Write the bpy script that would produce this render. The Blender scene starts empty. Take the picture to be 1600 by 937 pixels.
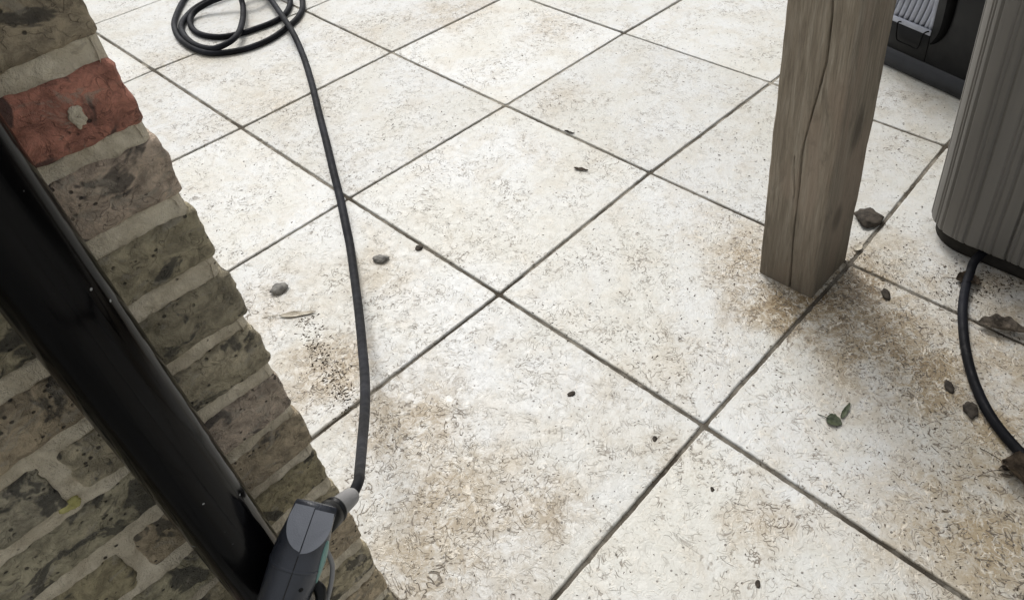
import bpy, bmesh, math, random
from mathutils import Vector, Matrix, noise
random.seed(7)
SC = bpy.context.scene
COL = SC.collection
W, H = 1600.0, 937.0
# ------------------------------------------------------------------ camera (solved from the 600 mm slab grid)
CAM = Vector((0.5011, -0.7621, 1.3240)); F = 1212.447; PX, PY = 961.2, 337.0
ROT = Matrix(((0.76060115, -0.39125689, 0.51807715), (0.64752364, 0.51482487, -0.56184383), (-0.04689373, 0.76280627, 0.64492447)))
cam = bpy.data.cameras.new('camera'); co = bpy.data.objects.new('camera', cam); COL.objects.link(co)
co.matrix_world = Matrix.Translation(CAM) @ ROT.to_4x4()
cam.sensor_fit = 'HORIZONTAL'; cam.sensor_width = 36.0; cam.lens = F / W * 36.0
cam.shift_x = (W / 2 - PX) / W; cam.shift_y = (PY - H / 2) / W
cam.clip_start = 0.02; cam.clip_end = 1000
SC.camera = co
# ------------------------------------------------------------------ sky, sun, exposure: bright overcast day
SUN_EL, SUN_AZ = math.radians(52), math.radians(150)     # azimuth counted from +x towards +y
wd = bpy.data.worlds.new('World'); SC.world = wd; wd.use_nodes = True
wn = wd.node_tree.nodes; wl = wd.node_tree.links
sky = wn.new('ShaderNodeTexSky'); sky.sky_type = 'NISHITA'; sky.sun_disc = False
sky.sun_elevation = SUN_EL; sky.sun_rotation = math.pi / 2 - SUN_AZ
sky.air_density = 1.0; sky.dust_density = 4.0; sky.ozone_density = 1.0
hs = wn.new('ShaderNodeHueSaturation'); hs.inputs['Saturation'].default_value = 0.16     # cloud cover greys the blue out
wl.new(sky.outputs[0], hs.inputs['Color']); wl.new(hs.outputs[0], wn['Background'].inputs[0])
wn['Background'].inputs[1].default_value = 0.134
sd = bpy.data.lights.new('sun', 'SUN'); sd.energy = 1.0; sd.angle = math.radians(20); sd.color = (1.0, 0.965, 0.92)
so = bpy.data.objects.new('sun', sd); COL.objects.link(so)
sv = Vector((math.cos(SUN_EL) * math.cos(SUN_AZ), math.cos(SUN_EL) * math.sin(SUN_AZ), math.sin(SUN_EL)))
so.rotation_euler = sv.to_track_quat('Z', 'Y').to_euler()
SC.view_settings.view_transform = 'Standard'; SC.view_settings.look = 'None'
SC.view_settings.gamma = 1; SC.view_settings.exposure = 0.40
SC.view_settings.use_curve_mapping = False

# ------------------------------------------------------------------ helpers
def ray(px, py):
    return (ROT @ Vector(((px - PX) / F, -(py - PY) / F, -1.0))).normalized()
def g(px, py, z=0.0):
    d = ray(px, py); return CAM + d * ((z - CAM.z) / d.z)
def lin(r, gg, b):
    f = lambda c: (c / 255 / 12.92) if c <= 10 else ((c / 255 + .055) / 1.055) ** 2.4
    return (f(r), f(gg), f(b), 1)
def obj(name, data, m=None, parent=None, kind=None, label=None, cat=None, group=None):
    if isinstance(data, bmesh.types.BMesh):
        me = bpy.data.meshes.new(name); data.to_mesh(me); data.free(); data = me
        for p in me.polygons: p.use_smooth = True
    o = bpy.data.objects.new(name, data); COL.objects.link(o)
    if m is not None and data is not None and not data.materials:
        for q in (m if isinstance(m, (list, tuple)) else [m]): data.materials.append(q)
    if parent is not None: o.parent = parent
    if kind: o['kind'] = kind
    if label: o['label'] = label
    if cat: o['category'] = cat
    if group: o['group'] = group
    return o
def empty(name, loc, label, cat, group=None, rz=0):
    o = obj(name, None, label=label, cat=cat, group=group); o.location = loc; o.rotation_euler = (0, 0, rz)
    o.empty_display_size = .05
    return o
def nz(p, s, seed=0.0):
    return noise.noise(Vector((p[0] * s + seed, p[1] * s - seed * .7, p[2] * s + seed * 1.3)))
def fbm(p, s, seed=0.0):
    return nz(p, s, seed) + .5 * nz(p, s * 2.1, seed + 5) + .25 * nz(p, s * 4.3, seed + 9)
def box_bm(x0, x1, y0, y1, z0, z1, bev=0.0, seg=1):
    bm = bmesh.new(); bmesh.ops.create_cube(bm, size=1)
    for v in bm.verts:
        v.co = Vector(((x0 + x1) / 2 + v.co.x * (x1 - x0), (y0 + y1) / 2 + v.co.y * (y1 - y0), (z0 + z1) / 2 + v.co.z * (z1 - z0)))
    if bev: bmesh.ops.bevel(bm, geom=bm.edges[:], offset=bev, segments=seg, affect='EDGES', profile=.5)
    return bm
def flat(o):
    for p in o.data.polygons: p.use_smooth = False
    return o
def smooth_path(pts, n=10):
    """Catmull-Rom through pts (tuples of any length)."""
    out = []
    P = [pts[0]] + list(pts) + [pts[-1]]
    for i in range(1, len(P) - 2):
        a, b, c, d = P[i - 1], P[i], P[i + 1], P[i + 2]
        for k in range(n):
            t = k / n
            out.append(tuple(.5 * ((2 * b[j]) + (-a[j] + c[j]) * t + (2 * a[j] - 5 * b[j] + 4 * c[j] - d[j]) * t * t + (-a[j] + 3 * b[j] - 3 * c[j] + d[j]) * t ** 3) for j in range(len(b))))
    out.append(tuple(pts[-1])); return out
def tube_bm(path, nseg=16, bm=None, wob=0.0):
    """path: (x, y, z, r)"""
    bm = bm or bmesh.new(); rings = []
    up = Vector((0, 0, 1)); prev = None
    for i, p in enumerate(path):
        c = Vector(p[:3]); q0 = Vector(path[max(0, i - 1)][:3]); q1 = Vector(path[min(len(path) - 1, i + 1)][:3])
        t = (q1 - q0).normalized()
        if prev is None: prev = t.cross(up if abs(t.z) < .9 else Vector((1, 0, 0))).normalized()
        a = (prev - t * prev.dot(t)).normalized(); prev = a; b = t.cross(a)
        r = p[3]
        rings.append([bm.verts.new(c + (a * math.cos(2 * math.pi * k / nseg) + b * math.sin(2 * math.pi * k / nseg)) * r * (1 + wob * nz(c, 60))) for k in range(nseg)])
    for r0, r1 in zip(rings, rings[1:]):
        for k in range(nseg): bm.faces.new((r0[k], r0[(k + 1) % nseg], r1[(k + 1) % nseg], r1[k]))
    bm.faces.new(rings[0][::-1]); bm.faces.new(rings[-1]); return bm
def loft_bm(rings, cap=True, bm=None):
    bm = bm or bmesh.new(); R = [[bm.verts.new(p) for p in r] for r in rings]; n = len(R[0])
    for r0, r1 in zip(R, R[1:]):
        for k in range(n): bm.faces.new((r0[k], r0[(k + 1) % n], r1[(k + 1) % n], r1[k]))
    if cap: bm.faces.new(R[0][::-1]); bm.faces.new(R[-1])
    return bm

# ------------------------------------------------------------------ materials
class NT:
    def __init__(s, name):
        s.m = bpy.data.materials.new(name); s.m.use_nodes = True; s.t = s.m.node_tree
        s.b = s.t.nodes['Principled BSDF']
        s.pos = s.t.nodes.new('ShaderNodeNewGeometry').outputs['Position']
        s.obj_ = s.t.nodes.new('ShaderNodeTexCoord').outputs['Object']
        s.info = s.t.nodes.new('ShaderNodeObjectInfo')
    def lk(s, a, b): s.t.links.new(a, b)
    def put(s, sock, v):
        if hasattr(v, 'is_output') or isinstance(v, bpy.types.NodeSocket): s.lk(v, sock)
        else: sock.default_value = v
    def noise(s, vec, scale, detail=4, rough=.55, dist=0.0):
        n = s.t.nodes.new('ShaderNodeTexNoise'); s.lk(vec, n.inputs['Vector'])
        n.inputs['Scale'].default_value = scale; n.inputs['Detail'].default_value = detail
        n.inputs['Roughness'].default_value = rough; n.inputs['Distortion'].default_value = dist
        return n.outputs['Fac']
    def vor(s, vec, scale, feat='F1', rnd=1.0):
        n = s.t.nodes.new('ShaderNodeTexVoronoi'); n.feature = feat; s.lk(vec, n.inputs['Vector'])
        n.inputs['Scale'].default_value = scale; n.inputs['Randomness'].default_value = rnd
        return n.outputs['Distance']
    def math(s, op, a, b=0.0, c=0.0, clamp=False):
        n = s.t.nodes.new('ShaderNodeMath'); n.operation = op; n.use_clamp = clamp
        s.put(n.inputs[0], a); s.put(n.inputs[1], b)
        if op in ('MULTIPLY_ADD', 'SMOOTH_MIN', 'SMOOTH_MAX', 'COMPARE'): s.put(n.inputs[2], c)
        return n.outputs[0]
    def mr(s, v, a, b, c=0.0, d=1.0, smooth=True):
        n = s.t.nodes.new('ShaderNodeMapRange')
        if smooth: n.interpolation_type = 'SMOOTHSTEP'
        s.put(n.inputs['Value'], v)
        for k, q in zip(('From Min', 'From Max', 'To Min', 'To Max'), (a, b, c, d)): s.put(n.inputs[k], q)
        return n.outputs[0]
    def mix(s, f, a, b, mode='MIX'):
        n = s.t.nodes.new('ShaderNodeMix'); n.data_type = 'RGBA'; n.blend_type = mode
        s.put(n.inputs[0], f); s.put(n.inputs[6], a); s.put(n.inputs[7], b); return n.outputs[2]
    def ramp(s, f, stops):
        n = s.t.nodes.new('ShaderNodeValToRGB'); s.lk(f, n.inputs[0]); e = n.color_ramp.elements
        while len(e) < len(stops): e.new(.5)
        for q, (p, c) in zip(e, stops): q.position = p; q.color = c
        return n.outputs[0]
    def vmath(s, op, a, b=(0, 0, 0)):
        n = s.t.nodes.new('ShaderNodeVectorMath'); n.operation = op; s.put(n.inputs[0], a); s.put(n.inputs[1], b)
        return n.outputs['Value'] if op in ('DISTANCE', 'LENGTH') else n.outputs[0]
    def mapping(s, vec, scale=(1, 1, 1), rot=(0, 0, 0), loc=(0, 0, 0)):
        n = s.t.nodes.new('ShaderNodeMapping'); s.lk(vec, n.inputs[0]); n.inputs['Location'].default_value = loc
        n.inputs['Rotation'].default_value = rot; n.inputs['Scale'].default_value = scale; return n.outputs[0]
    def bump(s, hgt, dist, strength=1.0, normal=None):
        n = s.t.nodes.new('ShaderNodeBump'); s.lk(hgt, n.inputs['Height']); n.inputs['Distance'].default_value = dist
        n.inputs['Strength'].default_value = strength
        if normal is not None: s.lk(normal, n.inputs['Normal'])
        return n.outputs[0]
    def out(s, color=None, rough=None, normal=None, spec=None, metal=None):
        for k, v in (('Base Color', color), ('Roughness', rough), ('Normal', normal), ('Specular IOR Level', spec), ('Metallic', metal)):
            if v is not None: s.put(s.b.inputs[k], v)
        return s.m
    def squiggle(s, vec, scale, width, dist=1.2, detail=1.5):
        """thin wandering lines: the contour of a distorted noise"""
        f = s.noise(vec, scale, detail, .5, dist)
        return s.mr(s.math('ABSOLUTE', s.math('SUBTRACT', f, .5)), 0.0, width, 1.0, 0.0)

def plain(name, col, rough=.5, bumpd=0.0003, bscale=400, var=.12, spec=.5):
    n = NT(name); f = n.noise(n.obj_, 18, 5); f2 = n.noise(n.obj_, bscale, 3)
    dark = tuple(c * (1 - var * 2) for c in col[:3]) + (1,); light = tuple(min(1, c * (1 + var * 2)) for c in col[:3]) + (1,)
    return n.out(n.mix(n.mr(f, .3, .7), dark, light), n.mr(f, .3, .7, rough - .08, rough + .1), n.bump(f2, bumpd), spec)

# --- slabs: pale riven porcelain, beige mottling, brown algae/dirt stains that have their own places
STAINS = [  # px, py, radius m, strength, colour (0 beige .. 1 brown)
    (645, 660, .21, .70, .6), (700, 785, .20, .75, .6), (830, 805, .13, .6, .7), (660, 880, .20, .7, .35), (510, 580, .16, .8, .7),
    (1390, 530, .24, 1.0, .65), (1450, 600, .22, 1.0, .5), (1300, 480, .20, 1.1, .95), (1490, 640, .14, .7, .5), (1225, 475, .17, 1.0, .95),
    (1170, 400, .16, .8, .7), (1400, 740, .10, .45, .5), (1185, 825, .08, .45, .6), (1540, 840, .28, .95, .3), (1580, 690, .24, .9, .4), (1480, 560, .16, .9, .4), (1580, 530, .2, .7, .5), (1330, 450, .14, 1.2, 1.2), (1270, 475, .07, 1.3, 1.5), (1215, 455, .06, 1.2, 1.3), (1370, 500, .2, 1.1, .8), (1430, 560, .16, 1.1, .8), (1100, 360, .12, .3, .4),
    (420, 480, .20, .35, .4), (430, 160, .35, .25, .1), (700, 20, .30, .40, .3), (860, 40, .18, .3, .4), (860, 150, .14, .3, .5),
    (1400, 430, .22, .45, .6), (1560, 560, .22, .55, .6), (1450, 150, .2, .15, .3), (590, 420, .14, .3, .4), (860, 240, .10, .2, .3),
    (1330, 400, .10, .7, .7), (1580, 430, .18, .5, .8), (1090, 560, .16, .2, .2), (280, 100, .3, .22, .6), (800, 900, .14, .3, .2),
    (950, 640, .2, .18, .2), (1330, 620, .14, .35, .4), (560, 60, .2, .3, .3), (1040, 700, .08, .3, .4), (1270, 700, .2, .15, .3)]
def slab_material():
    n = NT('pale_riven_slab'); P = n.pos
    wob = n.t.nodes.new('ShaderNodeTexNoise'); n.lk(P, wob.inputs['Vector']); wob.inputs['Scale'].default_value = 9; wob.inputs['Detail'].default_value = 5
    Q = n.vmath('ADD', P, n.vmath('MULTIPLY', n.vmath('SUBTRACT', wob.outputs['Color'], (.5, .5, .5)), (.22, .22, 0)))
    acc = None; brown = None
    for px, py, r, st, br in STAINS:
        c = g(px, py)
        m_ = n.mr(n.vmath('DISTANCE', Q, (c.x, c.y, 0.0)), 0.0, r, st, 0.0)
        acc = m_ if acc is None else n.math('MAXIMUM', acc, m_)
        b_ = n.math('MULTIPLY', m_, br); brown = b_ if brown is None else n.math('MAXIMUM', brown, b_)
    big = n.noise(P, 2.6, 4, .6, .3); mid = n.noise(P, 11, 6, .65, .6); fine = n.noise(P, 48, 5, .7, 1.0); grain = n.noise(P, 260, 3, .6)
    rag = n.noise(P, 58, 3, .55, 2.6)
    base = n.mix(n.mr(big, .38, .64), (.590, .597, .580, 1), (.545, .537, .485, 1))
    base = n.mix(n.math('MULTIPLY', n.mr(mid, .42, .70), .55), base, (.47, .43, .35, 1))
    tint = n.mr(n.info.outputs['Random'], 0, 1, .90, 1.05, False)
    dirt = n.math('MULTIPLY', acc, n.mr(n.math('ADD', n.math('MULTIPLY', mid, .5), n.math('MULTIPLY', fine, .5)), .36, .58, .35, 1.2), clamp=True)
    base = n.mix(n.math('MULTIPLY', dirt, .95), base, (.40, .315, .19, 1))
    bm_ = n.math('MULTIPLY', n.math('MULTIPLY', brown, n.mr(fine, .34, .58)), n.mr(mid, .32, .54))
    base = n.mix(n.math('MULTIPLY', bm_, 1.05, clamp=True), base, (.19, .13, .062, 1))
    # ragged fine mottling of the riven face, stronger in the dirty places
    patch = n.mr(n.noise(P, 6, 4, .65), .40, .64, .22, 1.0)
    patch = n.math('ADD', patch, n.math('MULTIPLY', acc, 1.1))
    base = n.mix(n.math('MULTIPLY', n.math('MULTIPLY', n.mr(rag, .50, .66), patch), .30, clamp=True), base, (.30, .25, .18, 1))
    base = n.mix(n.math('MULTIPLY', n.math('MULTIPLY', n.mr(rag, .47, .33), patch), .25, clamp=True), base, (.68, .66, .61, 1))
    # wandering dirt-filled pores
    brk = n.mr(n.noise(P, 40, 2), .47, .54)
    s1 = n.math('MULTIPLY', n.squiggle(P, 17, .030, 3.0, 1.0), brk)
    s2 = n.math('MULTIPLY', n.squiggle(n.vmath('ADD', P, (3.1, 1.7, 0)), 31, .045, 2.6, 1), n.mr(n.noise(P, 42, 2), .50, .58))
    sq = n.math('MULTIPLY', n.math('MAXIMUM', s1, n.math('MULTIPLY', s2, .9)), patch)
    base = n.mix(n.math('MULTIPLY', sq, .92, clamp=True), base, (.15, .122, .088, 1))
    lt = n.math('MULTIPLY', n.squiggle(n.vmath('ADD', P, (7.7, 2.2, 0)), 21, .050, 3.0, 1), n.mr(n.noise(P, 36, 2), .46, .56))
    lt = n.math('MULTIPLY', lt, n.math('ADD', .30, acc))
    base = n.mix(n.math('MULTIPLY', lt, .85, clamp=True), base, (.70, .64, .535, 1))
    sp = n.mr(n.vor(P, 62), .12, .18, 1.0, 0.0); sp = n.math('MULTIPLY', sp, n.mr(n.noise(P, 38, 2), .52, .55))
    base = n.mix(n.math('MULTIPLY', sp, .85), base, (.09, .078, .06, 1))
    mul = n.t.nodes.new('ShaderNodeVectorMath'); mul.operation = 'SCALE'; n.lk(base, mul.inputs[0]); n.lk(tint, mul.inputs['Scale'])
    h = n.math('ADD', n.math('MULTIPLY', mid, .8), n.math('ADD', n.math('MULTIPLY', fine, .55), n.math('MULTIPLY', grain, .12)))
    h = n.math('SUBTRACT', h, n.math('MULTIPLY', sq, .30))
    h = n.math('ADD', h, n.math('MULTIPLY', lt, .35))
    return n.out(mul.outputs[0], n.mr(fine, .3, .7, .30, .56), n.bump(h, .0040, .65), .5)
M_SLAB = slab_material()
def grout_material():
    n = NT('joint_sand'); P = n.pos; f = n.noise(P, 30, 5, .7); f2 = n.noise(P, 4, 3); gsc = n.noise(P, 500, 2)
    c = n.mix(n.mr(f, .35, .65), (.15, .13, .10, 1), (.31, .285, .24, 1))
    c = n.mix(n.mr(f2, .4, .62), c, (.085, .072, .055, 1))
    c = n.mix(n.math('MULTIPLY', n.mr(n.noise(P, 7, 4, .7), .52, .64), .8), c, (.42, .385, .32, 1))
    return n.out(c, .95, n.bump(gsc, .0012), .2)
M_GROUT = grout_material()
def ground_material():
    n = NT('gravelly_earth'); f = n.noise(n.pos, 1.5, 8, .7); f2 = n.noise(n.pos, 25, 6, .7)
    return n.out(n.mix(n.mr(n.math('ADD', f, n.math('MULTIPLY', f2, .4)), .5, .9), (.10, .11, .05, 1), (.20, .17, .12, 1)), .95, n.bump(f2, .02), .2)
def brick_material():
    n = NT('old_stock_brick')
    off = n.math('MULTIPLY', n.info.outputs['Random'], 37.0)
    cmb = n.t.nodes.new('ShaderNodeCombineXYZ'); n.lk(off, cmb.inputs[0]); n.lk(off, cmb.inputs[2])
    P = n.vmath('ADD', n.pos, cmb.outputs[0])
    big = n.noise(P, 16, 4, .6, .8); mid = n.noise(P, 55, 7, .72, .5); fine = n.noise(P, 210, 5, .75, .3); st = n.noise(n.mapping(P, (1, 1, 1.6)), 26, 6, .7, .8)
    c = n.info.outputs['Color']
    def sc(v, f):
        q = n.t.nodes.new('ShaderNodeVectorMath'); q.operation = 'SCALE'; n.lk(v, q.inputs[0]); n.put(q.inputs['Scale'], f); return q.outputs[0]
    col = sc(c, n.mr(mid, .32, .68, .60, 1.4))
    col = n.mix(n.math('MULTIPLY', n.mr(big, .53, .585), .78), col, (.042, .042, .042, 1))            # soot and fire marks
    col = n.mix(n.math('MULTIPLY', n.mr(st, .54, .64), .55), col, (.42, .38, .31, 1))              # lime bloom
    col = n.mix(n.math('MULTIPLY', n.mr(n.noise(P, 9, 3), .5, .7), .22), col, (.13, .12, .06, 1))  # algae
    sq = n.math('MULTIPLY', n.squiggle(P, 52, .022, 1.8), n.mr(n.noise(P, 60, 2), .42, .58))
    col = n.mix(n.math('MULTIPLY', sq, .30), col, (.028, .024, .02, 1))
    pit = n.math('MULTIPLY', n.mr(n.vor(P, 105), .12, .22, 1.0, 0.0), n.mr(n.noise(P, 44, 2), .44, .54))
    col = n.mix(n.math('MULTIPLY', pit, .8), col, (.02, .018, .015, 1))
    h = n.math('ADD', n.math('MULTIPLY', mid, 1.1), n.math('ADD', n.math('MULTIPLY', fine, .35), n.math('MULTIPLY', st, .5)))
    h = n.math('SUBTRACT', h, n.math('ADD', n.math('MULTIPLY', sq, .25), n.math('MULTIPLY', pit, .4)))
    return n.out(col, n.mr(fine, .3, .7, .62, .9), n.bump(h, .0085, .95), .35)
M_BRICK = brick_material()
def mortar_material():
    n = NT('lime_mortar'); P = n.pos; a = n.noise(P, 22, 5, .65, .8); b = n.noise(P, 90, 5, .7, .8); c = n.noise(P, 420, 3, .7)
    col = n.mix(n.mr(a, .35, .68), (.54, .47, .35, 1), (.78, .70, .55, 1))
    col = n.mix(n.math('MULTIPLY', n.mr(b, .55, .72), .5), col, (.27, .22, .16, 1))
    pit = n.math('MULTIPLY', n.mr(n.vor(P, 85), .10, .17, 1.0, 0.0), n.mr(n.noise(P, 24, 2), .58, .64))
    col = n.mix(n.math('MULTIPLY', pit, .9), col, (.03, .025, .02, 1))
    h = n.math('ADD', b, n.math('MULTIPLY', c, .4)); h = n.math('SUBTRACT', h, n.math('MULTIPLY', pit, .8))
    return n.out(col, .92, n.bump(h, .006, .9), .25)
M_MORTAR = mortar_material()
def pipe_material():
    n = NT('glossy_black_pipe_plastic'); P = n.pos
    f = n.noise(n.mapping(P, (1, 1, .12)), 26, 4, .6, .5); sp = n.vor(P, 60); k = n.noise(P, 20, 2)
    dot = n.math('MULTIPLY', n.mr(sp, .05, .09, 1.0, 0.0), n.mr(k, .52, .56))
    scr = n.math('MULTIPLY', n.squiggle(n.mapping(P, (1, 1, .35)), 9, .006, .6), n.mr(n.noise(P, 14, 2), .60, .66))
    m = n.math('MAXIMUM', dot, scr)
    col = n.mix(n.math('MULTIPLY', m, .8), (.0014, .0014, .0017, 1), (.35, .36, .35, 1))
    return n.out(col, n.mr(f, .35, .68, .07, .20), n.bump(f, .0009, .6), .12)
M_PIPE = pipe_material()
M_FIX = plain('black_bracket_plastic', (.012, .012, .013, 1), .35)
def hose_material():
    n = NT('black_rubber_hose'); P = n.pos; f = n.noise(P, 60, 4); d = n.noise(P, 8, 3)
    col = n.mix(n.mr(d, .4, .7), (.006, .0063, .008, 1), (.015, .016, .021, 1))
    col = n.mix(n.math('MULTIPLY', n.mr(n.noise(P, 35, 5, .7), .58, .75), .5), col, (.06, .056, .05, 1))
    return n.out(col, n.mr(f, .3, .7, .50, .66), n.bump(f, .0006), .12)
M_HOSE = hose_material()
def oak_material():
    n = NT('weathered_oak'); P = n.pos
    w = n.mapping(P, (14, 14, .9)); gr = n.noise(w, 6, 6, .65, .9); fine = n.noise(n.mapping(P, (60, 60, 2.2)), 7, 4, .6, .4); big = n.noise(n.mapping(P, (4, 4, 1.2)), 2.2, 4, .6, .6)
    col = n.ramp(gr, [(.30, (.20, .165, .122, 1)), (.46, (.285, .238, .178, 1)), (.62, (.375, .325, .255, 1)), (.78, (.45, .395, .315, 1))])
    col = n.mix(n.math('MULTIPLY', n.mr(fine, .46, .66), .32), col, (.12, .098, .072, 1))
    col = n.mix(n.math('MULTIPLY', n.mr(big, .46, .62), .55), col, (.33, .258, .195, 1))
    kd = n.vmath('DISTANCE', n.vmath('MULTIPLY', n.vmath('SUBTRACT', P, (-.008, .505, .20)), (1, 1, .55)), (0, 0, 0))
    kn = n.mr(kd, .008, .03, 1.0, 0.0)
    col = n.mix(n.math('MULTIPLY', kn, .6), col, (.05, .038, .028, 1))
    z = n.t.nodes.new('ShaderNodeSeparateXYZ'); n.lk(P, z.inputs[0])
    dk = n.noise(n.mapping(P, (3, 3, .9)), 7, 4, .65, 1.2)
    col = n.mix(n.math('MULTIPLY', n.mr(dk, .52, .68), .35), col, (.095, .078, .058, 1))
    kd2 = n.vmath('DISTANCE', n.vmath('MULTIPLY', n.vmath('SUBTRACT', P, (-.008, .53, .42)), (1, 1, .45)), (0, 0, 0))
    col = n.mix(n.math('MULTIPLY', n.mr(kd2, .006, .035, 1.0, 0.0), .6), col, (.05, .04, .03, 1))
    damp = n.mr(n.math('ADD', z.outputs[2], n.math('MULTIPLY', big, .15)), .06, .42, 1.0, 0.0)
    col = n.mix(n.math('MULTIPLY', damp, .55), col, (.085, .072, .050, 1))     # splash-back grime at the foot
    h = n.math('ADD', gr, n.math('MULTIPLY', fine, .6))
    return n.out(col, n.mr(gr, .3, .7, .62, .82), n.bump(h, .006, .9), .3)
M_OAK = oak_material()
def cab_material():
    n = NT('taupe_grey_composite'); P = n.pos; f = n.noise(n.mapping(P, (12, 12, .8)), 3, 5, .6); d = n.noise(P, 5, 5, .65); s = n.noise(P, 300, 3)
    col = n.mix(n.mr(f, .35, .65), (.145, .138, .124, 1), (.175, .166, .150, 1))
    col = n.mix(n.math('MULTIPLY', n.mr(d, .5, .75), .4), col, (.19, .175, .15, 1))
    return n.out(col, n.mr(f, .3, .7, .42, .58), n.bump(s, .0004), .5)
M_CAB = cab_material()
M_BLACK = plain('matt_black_plastic', (.0045, .0047, .005, 1), .45, .0003, 500, .15, .3)
M_BLACKTRIM = plain('worn_black_trim', (.014, .0148, .017, 1), .38, .0003, 500, .15, .4)
M_FIN = plain('pale_grey_fin', (.42, .44, .50, 1), .5, .0003, 300, .06)
M_WIRE = plain('black_wire', (.003, .003, .003, 1), .5, spec=.1)
M_PLINTH = plain('dark_plinth', (.030, .027, .022, 1), .9, .001, 60, .2, .2)
M_GUN = plain('charcoal_gun_plastic', (.040, .044, .055, 1), .30, .0003, 700, .12)
M_GUNLIGHT = plain('grey_gun_cap', (.215, .225, .25, 1), .42, .0003, 700, .05)
M_SLEEVE = plain('grey_rubber_sleeve', (.22, .215, .21, 1), .5, .0003, 500, .1)
M_TEAL = plain('teal_inset', (.14, .27, .24, 1), .35, .0002, 500, .05)
M_STEEL = plain('brushed_lance_steel', (.30, .31, .32, 1), .35, .0002, 300, .05)
def organic(name, a, b, rough=.8):
    n = NT(name); f = n.noise(n.obj_, 60, 5, .65); s = n.noise(n.obj_, 300, 3)
    return n.out(n.mix(n.mr(f, .35, .65), a, b), rough, n.bump(s, .0008), .25)
M_STONE = organic('dark_pebble', (.026, .021, .016, 1), (.070, .058, .045, 1))
M_STONEG = organic('grey_pebble', (.13, .125, .115, 1), (.27, .26, .235, 1))
M_DRY = organic('dried_leaf', (.040, .029, .019, 1), (.11, .082, .056, 1))
M_DRYG = organic('grey_dried_leaf', (.07, .058, .045, 1), (.24, .20, .155, 1))
M_PALE = organic('bleached_leaf', (.36, .32, .25, 1), (.52, .48, .40, 1))
M_GREEN = organic('green_leaf', (.040, .050, .028, 1), (.085, .10, .058, 1), .5)
M_LICHEN = organic('yellow_lichen', (.36, .33, .12, 1), (.50, .46, .20, 1))
M_GRIT = organic('soil_grit', (.035, .028, .02, 1), (.12, .095, .065, 1), .95)

# ------------------------------------------------------------------ ground and patio
bm = bmesh.new(); bmesh.ops.create_grid(bm, x_segments=8, y_segments=8, size=220)
gr_ = obj('ground', bm, ground_material(), kind='structure'); gr_.location.z = -.05
PX0, PX1, PY0, PY1 = -5.4, 2.4, -2.4, 4.8
patio = obj('patio', box_bm(PX0 - .02, PX1 + .02, PY0 - .02, PY1 + .02, -.045, -.0045), M_GROUT, kind='structure')
patio['label'] = 'sandy jointed bed of the pale slab patio'
DEL = {(1, 1): (-.0015, .0056), (1, 2): (.0052, .0021), (1, 3): (-.0039, -.0025), (1, 4): (.0074, -.0014), (1, 5): (-.0132, .0003), (2, 1): (.0066, -.0013),
       (2, 2): (-.005, -.006), (2, 3): (.0002, -.0047), (2, 4): (-.0025, -.0026), (2, 5): (.014, .0048), (3, 1): (-.0075, .0009), (3, 2): (.0078, .0116), (3, 3): (-.0071, -.0016)}
def node(i, j):            # joint crossing at x = .6 i, y = .6 j, measured offsets of the laid slabs
    d = DEL.get((j + 1, 1 - i), (0, 0)); return (i * .6 + d[0], j * .6 + d[1])
def slab(i, j):
    c = [Vector(node(i, j)), Vector(node(i + 1, j)), Vector(node(i + 1, j + 1)), Vector(node(i, j + 1))]
    ctr = sum(c, Vector((0, 0))) / 4; hw = (.0042, .0040, .0036, .0040)
    near = (Vector((ctr.x, ctr.y, 0)) - CAM).length < 3.0
    n = 60 if near else 10
    inset = []
    for k in range(4):
        v = c[k]; d1 = (c[(k + 1) % 4] - v).normalized(); d0 = (c[k - 1] - v).normalized()
        inset.append(v + d1 * (hw[0] + .0012 * random.random()) + d0 * (hw[1] + .001 * random.random()))
    ring = []
    for k in range(4):
        a, b = inset[k], inset[(k + 1) % 4]
        for t in range(n):
            p = a.lerp(b, t / n)
            if t == 0: p = p + (ctr - p).normalized() * .0018
            ring.append(p)
    def off(p, amt, z, w):
        o_ = w * (nz((p.x, p.y, 0), 70, 3) + .6 * nz((p.x, p.y, 0), 190, 8))
        q = p + (ctr - p).normalized() * (amt + o_); return Vector((q.x - ctr.x, q.y - ctr.y, z))
    dz = random.uniform(-.0014, .0014)
    rings = [[off(p, 0, -.020, .0005) for p in ring], [off(p, 0, -.0034 + dz, .0010) for p in ring],
             [off(p, .0008, -.0010 + dz, .0015) for p in ring], [off(p, .0034, dz, .0019) for p in ring]]
    bm = loft_bm(rings, cap=False)
    bm.verts.ensure_lookup_table(); bm.faces.new(bm.verts[-len(ring):]); bm.faces.new(list(bm.verts[:len(ring)])[::-1])
    bmesh.ops.recalc_face_normals(bm, faces=bm.faces[:])
    o = obj('paving_slab', bm, M_SLAB, patio); o.location = (ctr.x, ctr.y, 0)
    o.data.polygons[-1].use_smooth = False; o.data.polygons[-2].use_smooth = False
for i in range(-9, 4):
    for j in range(-4, 8):
        slab(i, j)

# ------------------------------------------------------------------ brick wall
TH = math.radians(91); KX, KY = -.137, -.6139
wall = empty('brick_wall', (KX, KY, 0), 'weathered brown and red brick wall end with thick crumbling lime mortar behind the downpipe', 'wall', rz=math.radians(1))
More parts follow.
